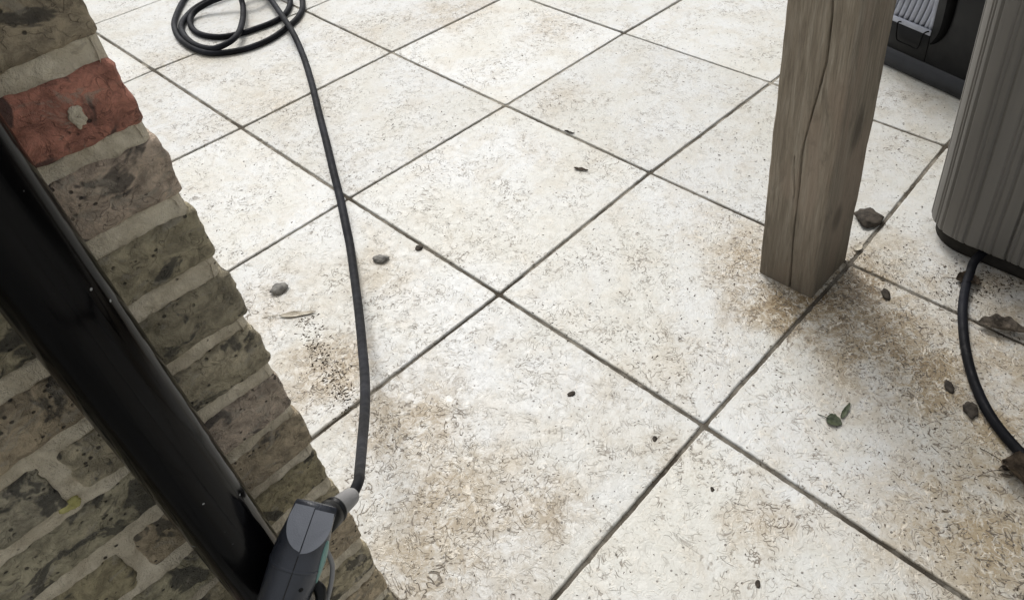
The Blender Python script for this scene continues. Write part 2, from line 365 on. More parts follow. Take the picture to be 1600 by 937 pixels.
# local frame: face at x = 0, the wall runs to -y, corner at y = 0
def brick_bm(lx, ly, lz, res, seed, rough=1.0, rad=.007, ry=None):
    nx, ny, nz_ = (max(2, int(round(q / r))) for q, r in ((lx, max(res * 1.8, .006)), (ly, res), (lz, res)))
    bm = bmesh.new(); cache = {}
    def vert(a, b, c):
        k = (a, b, c)
        if k not in cache:
            p = Vector((a / nx * lx - lx, b / ny * ly - ly, c / nz_ * lz))
            h = Vector((-lx / 2, -ly / 2, lz / 2)); q = p - h; e = Vector((lx / 2, ly / 2, lz / 2))
            r = rad * (1 + .7 * nz(p, 22, seed + 3))
            inner = Vector((max(-(e.x - r), min(e.x - r, q.x)), max(-(e.y - r), min(e.y - r, q.y)), max(-(e.z - r), min(e.z - r, q.z))))
            d = q - inner
            if d.length > 1e-9: nrm = d.normalized(); s = inner + nrm * r
            else: nrm = Vector((0, 0, 0)); s = q
            s = s + nrm * (.0022 * fbm(p, 24, seed) + .0014 * nz(p, 95, seed + 2) + .0008 * nz(p, 48, seed + 7) + .0007 * nz(p, 210, seed + 4)) * rough
            chip = fbm(p, 34, seed + 20)
            if chip > .55 and d.length > 1e-9: s = s - nrm * min(.004, (chip - .55) * .012) * rough
            cache[k] = bm.verts.new(s + h)
        return cache[k]
    def face(*v): bm.faces.new(v)
    for b in range(ny):
        for c in range(nz_):
            face(vert(nx, b, c), vert(nx, b + 1, c), vert(nx, b + 1, c + 1), vert(nx, b, c + 1))
            face(vert(0, b, c), vert(0, b, c + 1), vert(0, b + 1, c + 1), vert(0, b + 1, c))
    for a in range(nx):
        for c in range(nz_):
            face(vert(a, ny, c), vert(a, ny, c + 1), vert(a + 1, ny, c + 1), vert(a + 1, ny, c))
            face(vert(a, 0, c), vert(a + 1, 0, c), vert(a + 1, 0, c + 1), vert(a, 0, c + 1))
        for b in range(ny):
            face(vert(a, b, nz_), vert(a + 1, b, nz_), vert(a + 1, b + 1, nz_), vert(a, b + 1, nz_))
            face(vert(a, b, 0), vert(a, b + 1, 0), vert(a + 1, b + 1, 0), vert(a + 1, b, 0))
    return bm
OL = (.140, .126, .086); OLG = (.165, .155, .125); MAU = (.185, .158, .135); DRK = (.105, .098, .078); RED = (.188, .088, .069); BRN = (.165, .140, .105); YEL = (.18, .162, .118); PNK = (.21, .17, .15)
HERO = {  # course: colours from the corner inwards
    -1: [OL, BRN], 0: [(.15, .13, .10), BRN], 1: [RED, OL], 2: [(.20, .168, .142), MAU], 3: [(.145, .132, .098), OLG], 4: [(.115, .105, .08), BRN, OLG], 5: [(.165, .15, .115), OLG, BRN],
    6: [MAU, (.155, .145, .11), OLG], 7: [BRN, OL, OLG], 8: [OL, (.16, .15, .11), OL], 9: [YEL, OL, BRN], 10: [BRN, PNK, BRN], 11: [YEL, BRN, OL], 12: [(.20, .17, .125), OLG], 13: [YEL, BRN], 14: [BRN, OL]}
PALX = [OL, OLG, MAU, DRK, BRN, YEL, PNK, BRN, OLG]
shared = {}
JR = random.Random(11)
for i in range(-15, 15):
    zb = 1.072 - .075 * i
    odd = i % 2 == 1
    s = 0.0; k = 0
    while s < 1.75:
        L = .193 if (odd or k > 0) else .0965
        depth = .2085 if (not odd and k == 0) else .101
        hero = (-1 <= i <= 13) and s < .34
        hh = .0575 + JR.uniform(-.002, .002); jz = JR.uniform(-.0012, .0012)
        if hero:
            # the courses seen closest get the finest mesh
            bm = brick_bm(depth, L, hh, .0034 if i < 9 else .0042, i * 7.3 + k * 3.1, 1.0, .0062 if s == 0 else .0048)
            o = obj('brick', bm, M_BRICK, wall)
        else:
            key = (round(L, 3), round(depth, 3), JR.randrange(3))
            if key not in shared:
                me = bpy.data.meshes.new('brick'); b_ = brick_bm(depth, L, .0575, .0145, 90 + len(shared) * 5.7, .8, .006); b_.to_mesh(me); b_.free()
                for p in me.polygons: p.use_smooth = True
                me.materials.append(M_BRICK); shared[key] = me
            o = obj('brick', shared[key], None, wall)
        o.location = (JR.uniform(-.0015, .0015), -s + (JR.uniform(-.003, .001) if s == 0 else 0), zb + jz)
        o.rotation_euler = (JR.uniform(-.010, .010), 0, JR.uniform(-.006, .006))
        GAIN = 2.8; cl = HERO.get(i, [])[k] if k < len(HERO.get(i, [])) else PALX[JR.randrange(len(PALX))]
        o.color = (*[cl[0] * GAIN, cl[1] * GAIN * .955, cl[2] * GAIN * .87], 1)
        s += L + .014; k += 1
    if odd:     # the back leaf's end brick
        key = ('back',)
        if key not in shared:
            me = bpy.data.meshes.new('brick'); b_ = brick_bm(.101, .193, .0575, .0145, 140, .8, .006); b_.to_mesh(me); b_.free()
            for p in me.polygons: p.use_smooth = True
            me.materials.append(M_BRICK); shared[key] = me
        o = obj('brick', shared[key], None, wall); o.location = (-.1075, 0, zb); o.color = (*[q * 2.3 for q in PALX[JR.randrange(9)]], 1)
# mortar: a sheet whose surface rises and falls over the joints and smears over brick edges
def joint_dist(y, z):      # y = distance from the corner (positive), signed depth into joint
    i = math.floor((1.072 + .075 - z) / .075) ; zb = 1.072 - .075 * i
    dz = min(z - zb, zb + .0575 - z)          # >0 inside brick height, <0 in bed joint
    if i % 2 == 1: ys = (y) % .207; dy = min(ys, .193 - ys)
    else:
        if y < .1035: dy = min(y + .02, .0965 - y)
        else: ys = (y - .1105) % .207; dy = min(ys, .193 - ys)
    if y < .05: dy = max(dy, .02) if dy == y or (i % 2 == 1) else dy
    return min(dz, dy)
def mortar_grid(y0, y1, z0, z1, st, end=False):
    bm = bmesh.new(); ny = int((y1 - y0) / st); nzz = int((z1 - z0) / st); rows = []
    for a in range(ny + 1):
        col = []
        for b in range(nzz + 1):
            y = y0 + a * st; z = z0 + b * st
            p = (y, z, 0); w = fbm(p, 42, 3) * .75; yy = y + .003 * nz(p, 40, 9); zz = z + .0018 * nz(p, 20, 4) + .0030 * nz(p, 70, 6) + .0016 * nz(p, 170, 7)
            d = joint_dist(yy, zz)
            x = -.0046 + .0030 * w + .0013 * nz(p, 110, 2)
            if d > .0: x -= min(.012, max(0, d - .0020 - .0055 * max(0, nz(p, 15, 12) + .25 * nz(p, 70, 1))) * 1.5)
            if y < .013: x -= (.013 - y) ** 2 * 45
            col.append(bm.verts.new((x, -y, z) if not end else (-y, x - .002, z)))
        rows.append(col)
    for r0, r1 in zip(rows, rows[1:]):
        for b in range(nzz):
            f = (r0[b], r1[b], r1[b + 1], r0[b + 1]); bm.faces.new(f if not end else f[::-1])
    bmesh.ops.recalc_face_normals(bm, faces=bm.faces[:])
    return bm
bm = mortar_grid(.004, .345, .05, 1.22, .0021)
# make normals face +x
if sum(f.normal.x for f in bm.faces) < 0: bmesh.ops.reverse_faces(bm, faces=bm.faces[:])
obj('mortar', bm, M_MORTAR, wall)
bm = mortar_grid(.003, .205, -.04, 2.2, .006, True)
obj('mortar', bm, M_MORTAR, wall)
obj('mortar', box_bm(-.205, -.0075, -1.78, -.008, -.05, 2.235), M_MORTAR, wall)
# pale splash of mortar on the red brick and a lichen spot on the bed joint
def blot(y, z, ry, rz, x=.0015, th=.0016, m=M_MORTAR, name='mortar_smear', seed=1):
    bm = bmesh.new(); n = 40; rings = []
    for t, hgt in ((1.0, -.004), (.96, .25 * th), (.85, .8 * th), (.5, th), (.05, th * .9)):
        r = []
        for k in range(n):
            a = 2 * math.pi * k / n; w = 1 + .38 * nz((math.cos(a), math.sin(a), 0), 1.6, seed) + .16 * nz((math.cos(a), math.sin(a), 0), 5, seed + 4)
            r.append(Vector((x + hgt + .0005 * nz((a, t, 0), 5, 2), y + math.cos(a) * ry * t * w, z + math.sin(a) * rz * t * w)))
        rings.append(r)
    return obj(name, loft_bm(rings, False), m, wall)
def wp(px, py):    # point of the wall face behind a pixel -> local y, z
    d = ray(px, py); nrm = Vector((math.cos(math.radians(1)), math.sin(math.radians(1)), 0)); K = Vector((KX, KY, 0))
    X = CAM + d * ((K - CAM).dot(nrm) / d.dot(nrm)); dv = Vector((-math.sin(math.radians(1)), math.cos(math.radians(1)), 0))
    return (X - K).dot(dv), X.z
y, z = wp(119, 181); blot(y, z, .0062, .0088, .0018, .0010, seed=14)
y, z = wp(112, 792); blot(y, z, .0095, .007, -.0035, .0015, M_LICHEN, 'lichen_patch', 6)
y, z = wp(35, 148); pass

# ------------------------------------------------------------------ downpipe
pc = Vector((-.0935, -.737, 0)); R_P = .034
pipe = empty('downpipe', pc, 'glossy black round plastic downpipe running down in front of the brick wall', 'pipe')
path = [(0, 0, z, R_P) for z in (.10, .11, .3, .6, .9, 1.2, 1.6, 2.25)]
obj('pipe_body', tube_bm(path, 64), M_PIPE, pipe)
shoe = [(0, 0, .112, .037), (0, 0, .07, .037), (.006, -.002, .045, .037), (.03, -.004, .025, .036), (.062, -.006, .018, .0355)]
obj('shoe', tube_bm([(a, b, c + .02, r) for a, b, c, r in smooth_path(shoe, 5)], 32), M_PIPE, pipe)
for zz in (1.75,):
    br = obj('bracket', tube_bm([(0, 0, zz - .012, .0375), (0, 0, zz + .012, .0375)], 32), M_FIX, pipe)
    obj('bracket_plate', box_bm(-.041, -.034, -.045, .045, zz - .012, zz + .012, .002), M_FIX, br)

# ------------------------------------------------------------------ trigger gun standing against the pipe, with its hose
G0 = CAM + ray(486, 812) * .95; G1 = Vector((.10, -1.30, .0))
ax = (G1 - G0).normalized(); vw = (CAM - G0).normalized()
vv = (vw - ax * vw.dot(ax)).normalized()          # out of the body, toward the viewer
uu = ax.cross(vv).normalized()
if uu.dot(ray(600, 800) - ray(400, 800)) < 0: uu = -uu
gun = empty('spray_lance', G1, 'charcoal and grey pressure washer lance leaning by the foot of the downpipe', 'spray gun')
def gp(u, v, w): return G0 - G1 + uu * u + vv * v + ax * w      # local to the empty
def section(w, a, b, e=2.3, cu=0, cv=0, n=64):
    r = []
    for k in range(n):
        t = 2 * math.pi * k / n; c, s = math.cos(t), math.sin(t)
        r.append(gp(cu + a * math.copysign(abs(c) ** (2 / e), c), cv + b * math.copysign(abs(s) ** (2 / e), s), w))
    return r
prof = [(-.0215, .0215, .018), (-.016, .0222, .0205), (.0, .0235, .0225), (.02, .0262, .0245), (.036, .0275, .0255), (.045, .0275, .0262), (.06, .0268, .0255), (.085, .0255, .0245), (.12, .0245, .0235), (.18, .021, .021), (.26, .018, .018), (.33, .014, .014), (.34, .011, .011)]
pts = smooth_path(prof, 6)
def wid(w):
    for p, q in zip(pts, pts[1:]):
        if p[0] <= w <= q[0]: f = (w - p[0]) / (q[0] - p[0] + 1e-9); return p[1] + (q[1] - p[1]) * f, p[2] + (q[2] - p[2]) * f
    return (pts[0] if w < pts[0][0] else pts[-1])[1:]
bm = loft_bm([section(w, a, b - .55 * max(0, .012 - w) ** 1.0 * .62, cv=.55 * max(0, .012 - w) * .62) for w, a, b in pts])
# slanted flat cut across the end
pn = (vv * .93 - ax * .37).normalized(); p0 = gp(0, .0175, .0)
bmesh.ops.bisect_plane(bm, geom=bm.verts[:] + bm.edges[:] + bm.faces[:], plane_co=p0, plane_no=pn, clear_outer=True)
bmesh.ops.holes_fill(bm, edges=[e for e in bm.edges if e.is_boundary], sides=0)
bmesh.ops.recalc_face_normals(bm, faces=bm.faces[:])
body = obj('gun_body', bm, M_GUN, gun)
tdir = (ax - pn * ax.dot(pn)).normalized()
def plate(side):
    bm = bmesh.new(); out = []; n = 22
    for k in range(n + 1):
        t = k / n; w = -.017 + .044 * t
        hwid = .0225 * (1 - max(0, (t - .25) / .75) ** 2.4) ** .60 if t > .25 else .0205 + .002 * t / .25
        out.append((w, hwid))
    tl = .0016 if side < 0 else 0
    top = [p0 + tdir * (w - tl) + uu * side * max(.0006, hh) + pn * .0022 for w, hh in out] + [p0 + tdir * (w - tl) + uu * side * .0005 + pn * .0030 for w, hh in reversed(out)]
    bot = [q - pn * .005 for q in top]
    t_ = [bm.verts.new(q) for q in top]; b_ = [bm.verts.new(q) for q in bot]; m_ = len(t_)
    bm.faces.new(t_); bm.faces.new(b_[::-1])
    for k in range(m_): bm.faces.new((t_[k], b_[k], b_[(k + 1) % m_], t_[(k + 1) % m_]))
    bmesh.ops.remove_doubles(bm, verts=bm.verts[:], dist=.0002); bmesh.ops.recalc_face_normals(bm, faces=bm.faces[:])
    return flat(obj('end_cap', bm, M_GUNLIGHT, gun))
plate(1); plate(-1)
seam = [(*gp(0, b + .0001, w), .0006) for w, a, b in pts if .026 < w < .3]
obj('seam', tube_bm(seam, 8), M_FIX, gun)
obj('body_ring', loft_bm([section(w, a, b) for w, a, b in ((.043, .0270, .0258), (.0435, .0280, .0268), (.0465, .0279, .0267), (.047, .0268, .0257))]), M_GUN, gun)
# collar and strain-relief sleeve at the side, teal marker, trigger and its guard
HS = CAM + ray(552, 772) * .995 - G1; HC = gp(.010, -.010, .004)
def pt(t): return HC + (HS - HC) * t
dS = (HS - HC).normalized()
obj('collar', tube_bm([(*pt(.0), .017), (*pt(.22), .0165), (*pt(.34), .0160), (*pt(.36), .0142), (*pt(.40), .0142), (*pt(.42), .0155), (*pt(.47), .0150), (*pt(.49), .0125)], 36), M_BLACK, gun)
obj('hose_sleeve', tube_bm([(*pt(.46), .0142), (*pt(.50), .0135), (*pt(.58), .0122), (*pt(.80), .0112), (*pt(.95), .0100), (*pt(1.0), .0085), (*pt(1.03), .0066)], 32), M_SLEEVE, gun)
def shell_patch(name, m, outl, h0=.0012):
    """a raised piece following the body: outl(t) -> list of (angle from +u towards the viewer, w)"""
    rings = []
    for t, hgt in ((1, -.0008), (.98, h0 * .7), (.86, h0), (.05, h0 * 1.1)):
        r = []
        for k in range(40):
            th, w = outl(2 * math.pi * k / 40, t); a, b = wid(w); c, s_ = math.cos(th), math.sin(th); e = 2.3
            r.append(gp((a + hgt) * math.copysign(abs(c) ** (2 / e), c), (b + hgt) * math.copysign(abs(s_) ** (2 / e), s_), w))
        rings.append(r)
    return obj(name, loft_bm(rings, False), m, gun)
shell_patch('teal_marker', M_TEAL, lambda a, t: (math.radians(17) + t * (math.radians(17) * math.cos(a) - math.radians(8) * math.sin(a)), .036 + t * .024 * math.sin(a)))
shell_patch('side_recess', M_BLACK, lambda a, t: (math.radians(2) + t * math.radians(16) * math.cos(a), .080 + t * .022 * math.sin(a)), .0006)
tr = [(.026, -.004, .066, .0055), (.033, -.003, .070, .0062), (.0375, -.002, .080, .0058), (.0365, .0, .094, .0050), (.034, .0, .108, .0035)]
obj('trigger', tube_bm([(*gp(*q[:3]), q[3]) for q in smooth_path(tr, 6)], 16), M_BLACK, gun)
gd = [(.026, -.008, .030), (.0375, -.010, .046), (.0430, -.010, .070), (.0440, -.008, .100), (.0400, -.004, .135), (.0300, -.002, .165), (.018, 0, .185)]
obj('trigger_guard', tube_bm([(*gp(*q), .0026) for q in smooth_path(gd, 8)], 14), M_SLEEVE, gun)
gd = [(.024, .004, .098), (.029, .004, .108), (.030, .003, .122), (.027, .003, .136), (.018, .003, .148)]
obj('safety_catch', tube_bm([(*gp(*q), .0030) for q in smooth_path(gd, 8)], 14), M_GUNLIGHT, gun)
for w_, a_ in ((.062, 62), (.105, 60)):
    a, b = wid(w_); th = math.radians(a_); c0 = gp((a - .0004) * math.cos(th) ** .87, (b - .0004) * math.sin(th) ** .87, w_); nn = (uu * math.cos(th) * .8 + vv * math.sin(th)).normalized()
    obj('screw', tube_bm([(*(c0 - nn * .001), .0024), (*(c0 + nn * .0007), .0024), (*(c0 + nn * .0007), .0012), (*(c0 - nn * .0004), .0011)], 14), M_BLACK, gun)
Lt = (G1 - G0).length
obj('lance_tube', tube_bm([(*gp(0, 0, .33), .008), (*gp(0, 0, Lt - .07), .008)], 20), M_STEEL, gun)
obj('nozzle', tube_bm([(*gp(0, 0, Lt - .08), .013), (*gp(0, 0, Lt - .03), .015), (*gp(0, 0, Lt - .008), .011)], 24), M_BLACK, gun)

def P4(px, py, z, r=.011):
    q = g(px, py, z); return (q.x, q.y, q.z, r)
r_ = .0108
up = .0112
hp = []
S = G1 + HS; e1 = S - dS * .02
hp.append((*e1, .0063)); hp.append((*(S - dS * .004), .0063))
for px, py, dd, r in ((560, 752, 1.015, .0063), (562, 736, 1.05, .0065), (566, 690, 1.19, .0073), (570, 640, 1.34, .0081), (570, 590, 1.50, .0088), (566, 540, 1.65, .0093), (561, 490, 1.80, .0097), (554, 435, 1.97, .0101), (547, 385, 2.11, .0105)):
    q = CAM + ray(px, py) * dd; hp.append((*q, r))
for px, py in ((540, 350), (532, 312), (522, 272), (510, 222), (498, 175), (487, 130), (474, 88)):
    hp.append(P4(px, py, up, r_))
hp += [P4(458, 52, .030, r_), P4(442, 27, .033, r_), P4(424, 1, .030, r_), P4(405, -22, .020, r_), P4(375, -36, .014, r_), P4(330, -30, up, r_), P4(300, -14, up, r_), P4(284, 6, up, r_)]
for px, py in ((273, 32), (274, 48), (283, 63), (304, 77), (333, 83.5), (378, 78), (417, 64)): hp.append(P4(px, py, up, r_))
hp += [P4(445, 46, .011, r_), P4(466, 27, up, r_), P4(473, 8, up, r_), P4(466, -14, up, r_), P4(440, -30, .030, r_), P4(395, -28, .034, r_), P4(350, -12, .030, r_)]
hp += [P4(320, 4, .018, r_), P4(300, 17, up, r_), P4(284, 37, .016, r_), P4(287, 54, .016, r_), P4(305, 70, .018, r_), P4(333, 76, .024, r_), P4(357, 67, .034, r_), P4(372, 53, .034, r_), P4(379, 32, .031, r_), P4(380, 12, .028, r_), P4(378, -6, .033, r_), P4(395, -22, .052, r_), P4(425, -22, .05, r_), P4(449, -8, .022, r_)]
hp += [P4(453, 8, .012, r_), P4(443, 25, .011, r_), P4(424, 36, up, r_), P4(400, 45, up, r_), P4(378, 52, .011, r_), P4(343, 58, up, r_), P4(312, 53, up, r_), P4(298, 40, up, r_), P4(300, 24, .018, r_), P4(318, 9, .034, r_), P4(350, -4, .052, r_), P4(400, -12, .055, r_), P4(450, -40, .030, r_), P4(520, -75, up, r_), P4(600, -110, up, r_)]
hose = obj('hose', tube_bm(smooth_path(hp, 9), 20), M_HOSE, label='long black rubber hose coiled on the far slabs and running to the spray lance', cat='hose')

# drain hose from under the cabinet
hp = [(.30, .95, .035, .0105), (.262, .86, .034, .0105)] + [P4(px, py, zz, .0105) for px, py, zz in ((1526, 404, .03), (1516, 425, .016), (1508, 452, .0108), (1504, 490, .0108), (1508, 540, .0108), (1520, 590, .0108), (1542, 640, .0108), (1572, 682, .0108), (1612, 722, .0108), (1680, 770, .0108), (1800, 800, .0108))] + [(.95, .02, .0108, .0105), (1.15, -.35, .0108, .0105), (1.2, -.9, .0108, .0105), (1.05, -1.5, .0108, .0105)]
obj('drain_hose', tube_bm(smooth_path(hp, 9), 20), M_HOSE, label='short black hose running out from beneath the ribbed grey cabinet', cat='hose')

# ------------------------------------------------------------------ oak post with a drying crack on its near face
post = empty('timber_post', (-.0795, .5235, 0), 'square weathered oak post with a long drying crack standing on the slabs', 'post')
PW, PD = .0715, .0835
crack_px = [(1301, 0), (1298, 40), (1291, 98), (1280, 140), (1268, 180), (1257, 222), (1252, 245), (1249, 290), (1240, 360), (1237, 400), (1234, 448)]
yf = .5235 - PD
cr = []
for px, py in crack_px:
    d = ray(px, py); q = CAM + d * ((yf - CAM.y) / d.y); cr.append((q.z, q.x + .0795))
cr.sort(); cr.append((2.3, cr[-1][1] + .01))
cr2 = []
for px, py in ((1241, 245), (1240, 270), (1241, 300)):
    d = ray(px, py); q = CAM + d * ((yf - CAM.y) / d.y); cr2.append((q.z, q.x + .0795))
cr2.sort()
def cx_at(c, z):
    if z <= c[0][0]: return c[0][1]
    for a, b in zip(c, c[1:]):
        if a[0] <= z <= b[0]: return a[1] + (b[1] - a[1]) * (z - a[0]) / max(1e-6, b[0] - a[0])
    return c[-1][1]
def perim():
    out = []; rr = .0045
    def seg(a, b, n):
        for k in range(n): out.append((a[0] + (b[0] - a[0]) * k / n, a[1] + (b[1] - a[1]) * k / n))
    def arc(cx, cy, a0, n=4):
        for k in range(n): a = a0 + math.pi / 2 * k / n; out.append((cx + rr * math.cos(a), cy + rr * math.sin(a)))
    seg((-PW + rr, -PD), (PW - rr, -PD), 110); arc(PW - rr, -PD + rr, -math.pi / 2)
    seg((PW, -PD + rr), (PW, PD - rr), 30); arc(PW - rr, PD - rr, 0)
    seg((PW - rr, PD), (-PW + rr, PD), 10); arc(-PW + rr, PD - rr, math.pi / 2)
    seg((-PW, PD - rr), (-PW, -PD + rr), 14); arc(-PW + rr, -PD + rr, math.pi)
    return out
per = perim(); rings = []
zs = [0.0, .003] + [.006 + .0065 * k for k in range(150)] + [1.05 + .1 * k for k in range(13)]
for z in zs:
    r = []; cx = cx_at(cr, z) + .0010 * nz((0, 0, z), 30, 2); w0 = .0009 + .0006 * nz((0, 0, z), 12, 5) + (.0006 if z > .55 else 0)
    for x, y in per:
        p = (x, y, z); nrm = Vector((x / PW, y / PD, 0)); sx = math.copysign(1, x) if abs(x) > PW - .0065 else 0; sy = math.copysign(1, y) if abs(y) > PD - .0065 else 0
        d = .0011 * nz((x, y, z * .25), 26, 1) + .0005 * nz((x, y, z * .12), 120, 3) + .0012 * nz(p, 5, 2)
        if sx and sy: d -= .0008 * (1 + nz((0, 0, z), 25, 8))
        qy = y + sy * d; qx = x + sx * d
        if y < -PD + .0005:
            t = abs(x - cx)
            if t < .0045: qy += .011 * math.exp(-(t / (w0 * 1.15)) ** 2) + .0008 * max(0, 1 - t / .0045)
            if cr2[0][0] - .02 < z < cr2[-1][0]:
                t = abs(x - cx_at(cr2, z)); qy += .005 * math.exp(-(t / .0012) ** 2)
        r.append(Vector((qx, qy, z)))
    rings.append(r)
obj('post_shaft', loft_bm(rings), M_OAK, post)

# ------------------------------------------------------------------ ribbed grey cabinet with a rounded corner
cab = empty('ribbed_cabinet', (.55, 1.2, 0), 'taupe grey ribbed hot tub cabinet with rounded corner raised on a dark plinth', 'hot tub')
X0, X1, Y0, Y1 = .087, 1.25, .772, 1.95; RC = .105; ZB, ZT = .045, .78
def outline(inset=0.0, rib=True):
    """closed outline with arc length, ribs cut as V grooves"""
    pts = []
    x0, x1, y0, y1, r = X0 + inset, X1 - inset, Y0 + inset, Y1 - inset, RC - inset * .6
    L = []
    def seg(a, b):
        d = math.dist(a, b); n = max(1, int(d / .0012)); nn = ((b[1] - a[1]) / d, -(b[0] - a[0]) / d)
        for k in range(n): L.append((a[0] + (b[0] - a[0]) * k / n, a[1] + (b[1] - a[1]) * k / n, nn[0], nn[1]))
    def arc(cx, cy, a0):
        n = int(r * math.pi / 2 / .0012)
        for k in range(n): a = a0 + math.pi / 2 * k / n; L.append((cx + r * math.cos(a), cy + r * math.sin(a), math.cos(a), math.sin(a)))
    arc(x0 + r, y0 + r, math.pi); seg((x0 + r, y0), (x1 - r, y0)); arc(x1 - r, y0 + r, -math.pi / 2); seg((x1, y0 + r), (x1, y1 - r)); arc(x1 - r, y1 - r, 0)
    seg((x1 - r, y1), (x0 + r, y1)); arc(x0 + r, y1 - r, math.pi / 2); seg((x0, y1 - r), (x0, y0 + r))
    s = 0; out = []
    for k, (x, y, a, b) in enumerate(L):
        if k: s += math.dist(L[k - 1][:2], (x, y))
        d = 0
        if rib:
            u = (s + .012) % .062          # wide band, groove, narrow band, groove
            for c, w, dep in ((.0, .0044, .0046), (.062, .0044, .0046), (.034, .0034, .0030), (.044, .0034, .0030)):
                t = abs(u - c)
                if t < w: d = max(d, dep * (1 - t / w) ** .6)
            d += .0012 * (0.5 - 0.5 * math.cos(u / .062 * 2 * math.pi))
            sm = abs(s - (RC * math.pi / 2 + .103))
            if sm < .0025: d = .010
        out.append((x - a * d, y - b * d))
    return out
base = outline()
def cring(z, sc=1.0, flare=0.0): return [Vector((x - .55 - flare * (1 if x < .6 else -1), y - 1.2 - flare * (1 if y < 1.3 else -1), z)) for x, y in base]
inner = outline(.004, False)
zr = [(ZB, -.004), (ZB + .003, -.001), (ZB + .008, 0), (.2, .001), (.4, .004), (.6, .007), (ZT - .01, .009), (ZT, .006)]
bm = loft_bm([cring(z, 1, f) for z, f in zr], True); obj('ribbed_shell', bm, M_CAB, cab)
pl = outline(.018, False)
obj('plinth', loft_bm([[Vector((x - .55, y - 1.2, z)) for x, y in pl] for z in (.0015, .012, ZB + .003)]), M_PLINTH, cab)
bm = box_bm(X0 - .02 - .55, X1 + .02 - .55, Y0 - .02 - 1.2, Y1 + .02 - 1.2, ZT, ZT + .07, .03, 4); obj('lid', bm, M_BLACKTRIM, cab)

# ------------------------------------------------------------------ black box with a pale finned insert behind the post
A_ = g(1378, 100); B_ = g(1502, 158); da = (B_ - A_).normalized(); ang = math.atan2(da.y, da.x)
bx = empty('black_unit', A_, 'black plastic unit with pale curved vent fins and wire latch behind the post', 'appliance', rz=ang)
# local: x along the front, y backwards, z up
U0, U1, UH = -.10, .56, .50
def bxp(name, *a, m=M_BLACK, parent=bx, bev=.003): return obj(name, box_bm(*a, bev), m, parent)
OX0, OX1, OZ0, OZ1 = -.055, .142, .152, .40
shell = bxp('casing', U0, U1, .030, .36, .02, UH, bev=.012)
bxp('front_panel', OX1, U1 - .003, .012, .034, .06, UH - .01)
bxp('front_panel', U0 + .003, OX1, .012, .034, .06, OZ0)
bxp('front_panel', U0 + .003, OX0, .012, .034, OZ0, UH - .01)
bxp('front_panel', OX0, OX1, .012, .034, OZ1, UH - .01)
# rolled foot rail: profile lofted along x
rail = []
for x in (U0 - .004, U0, U1, U1 + .004):
    sc = .96 if x in (U0 - .004, U1 + .004) else 1
    rail.append([Vector((x, .03 + (yy - .03) * sc, .032 + (zz - .032) * sc)) for yy, zz in ((.0, .004), (-.004, .012), (-.004, .026), (.0, .036), (.004, .046), (.010, .058), (.018, .064), (.05, .064), (.05, .004))])
obj('foot_rail', loft_bm(rail), M_BLACKTRIM, bx)
# curved slot beside the vent, its inner shade painted as a near-black strip
slot = [(.186, .50), (.187, .40), (.187, .30), (.186, .22), (.180, .175), (.166, .145), (.150, .128)]
sp_ = smooth_path(slot, 6)
obj('slot_shade_strip', loft_bm([[Vector((x - w_ / 2, .0095, z)), Vector((x + w_ / 2, .0095, z)), Vector((x + w_ / 2, .0135, z)), Vector((x - w_ / 2, .0135, z))] for (x, z), w_ in zip(sp_, [.034 - .028 * (k / len(sp_)) ** 2 for k in range(len(sp_))])]), plain('slot_shade_black', (.0015, .0015, .0015, 1), .6, spec=.05), bx)
obj('vent_frame', box_bm(OX0 - .0, OX1 + .0, .010, .016, OZ0, OZ0 + .019, .0015), M_FIN, bx)
for k in range(10):
    x0 = OX0 + .006 + k * .0197
    rr = []
    for t in range(13):
        q = t / 12; z = OZ0 + .016 + q * (OZ1 - OZ0 - .016); x = x0 + .030 * math.sin(q * 2.2) * (1 - .2 * q)
        if x > OX1 - .018: x = OX1 - .018 + (x - OX1 + .018) * .15
        w_ = .0165
        rr.append([Vector((x, .020, z)), Vector((x + w_ * .5, .0135, z)), Vector((x + w_, .020, z)), Vector((x + w_, .026, z)), Vector((x, .026, z))])
    obj('vent_fin', loft_bm(rr), M_FIN, bx)
wire = [(.038, .004, .164), (.030, -.002, .160), (.033, -.004, .130), (.037, -.004, .112), (.046, -.004, .104), (.085, -.004, .104), (.112, -.004, .103), (.120, -.004, .112), (.124, -.004, .135), (.128, -.002, .160), (.140, .004, .170)]
obj('wire_latch', tube_bm([(*q, .0024) for q in smooth_path(wire, 6)], 10), M_WIRE, bx)

# ------------------------------------------------------------------ small things lying on the slabs
def pebble(px, py, wpx, hpx, m, label, cat='pebble', name='pebble', rot=0.0, hgt=.45, seed=1, grp='pebbles on the slabs'):
    c = g(px, py); dist = (c - CAM).length; a = wpx * dist / F / 2; b = hpx * dist / F / 2 / .62; hh = min(a, b) * hgt
    bm = bmesh.new(); bmesh.ops.create_icosphere(bm, subdivisions=3, radius=1)
    # long axis across the view
    ux = Vector((ROT[0][0], ROT[1][0], 0)).normalized(); uy = Vector((-ux.y, ux.x, 0))
    cr_, sr_ = math.cos(rot), math.sin(rot)
    for v in bm.verts:
        p = v.co.copy(); k = 1 + .30 * nz(p, 1.2, seed) + .22 * nz(p, 2.6, seed + 2) + .08 * nz(p, 7, seed)
        x, y, z = p.x * a * k, p.y * b * k, p.z * hh * k
        x, y = x * cr_ - y * sr_, x * sr_ + y * cr_
        v.co = ux * x + uy * y + Vector((0, 0, z))
    o = obj(name, bm, m, label=label, cat=cat, group=grp); o.location = (c.x, c.y, hh * .82)
    return o
pebble(1357, 343, 40, 26, M_STONE, 'largest dark brown clod lying on the joint just right of the post', seed=4, hgt=.28, cat='clod', name='soil_clod', grp=None)
pebble(596, 407, 23, 10, M_STONEG, 'small oval grey pebble lying to the right of the hose', seed=7, hgt=.6)
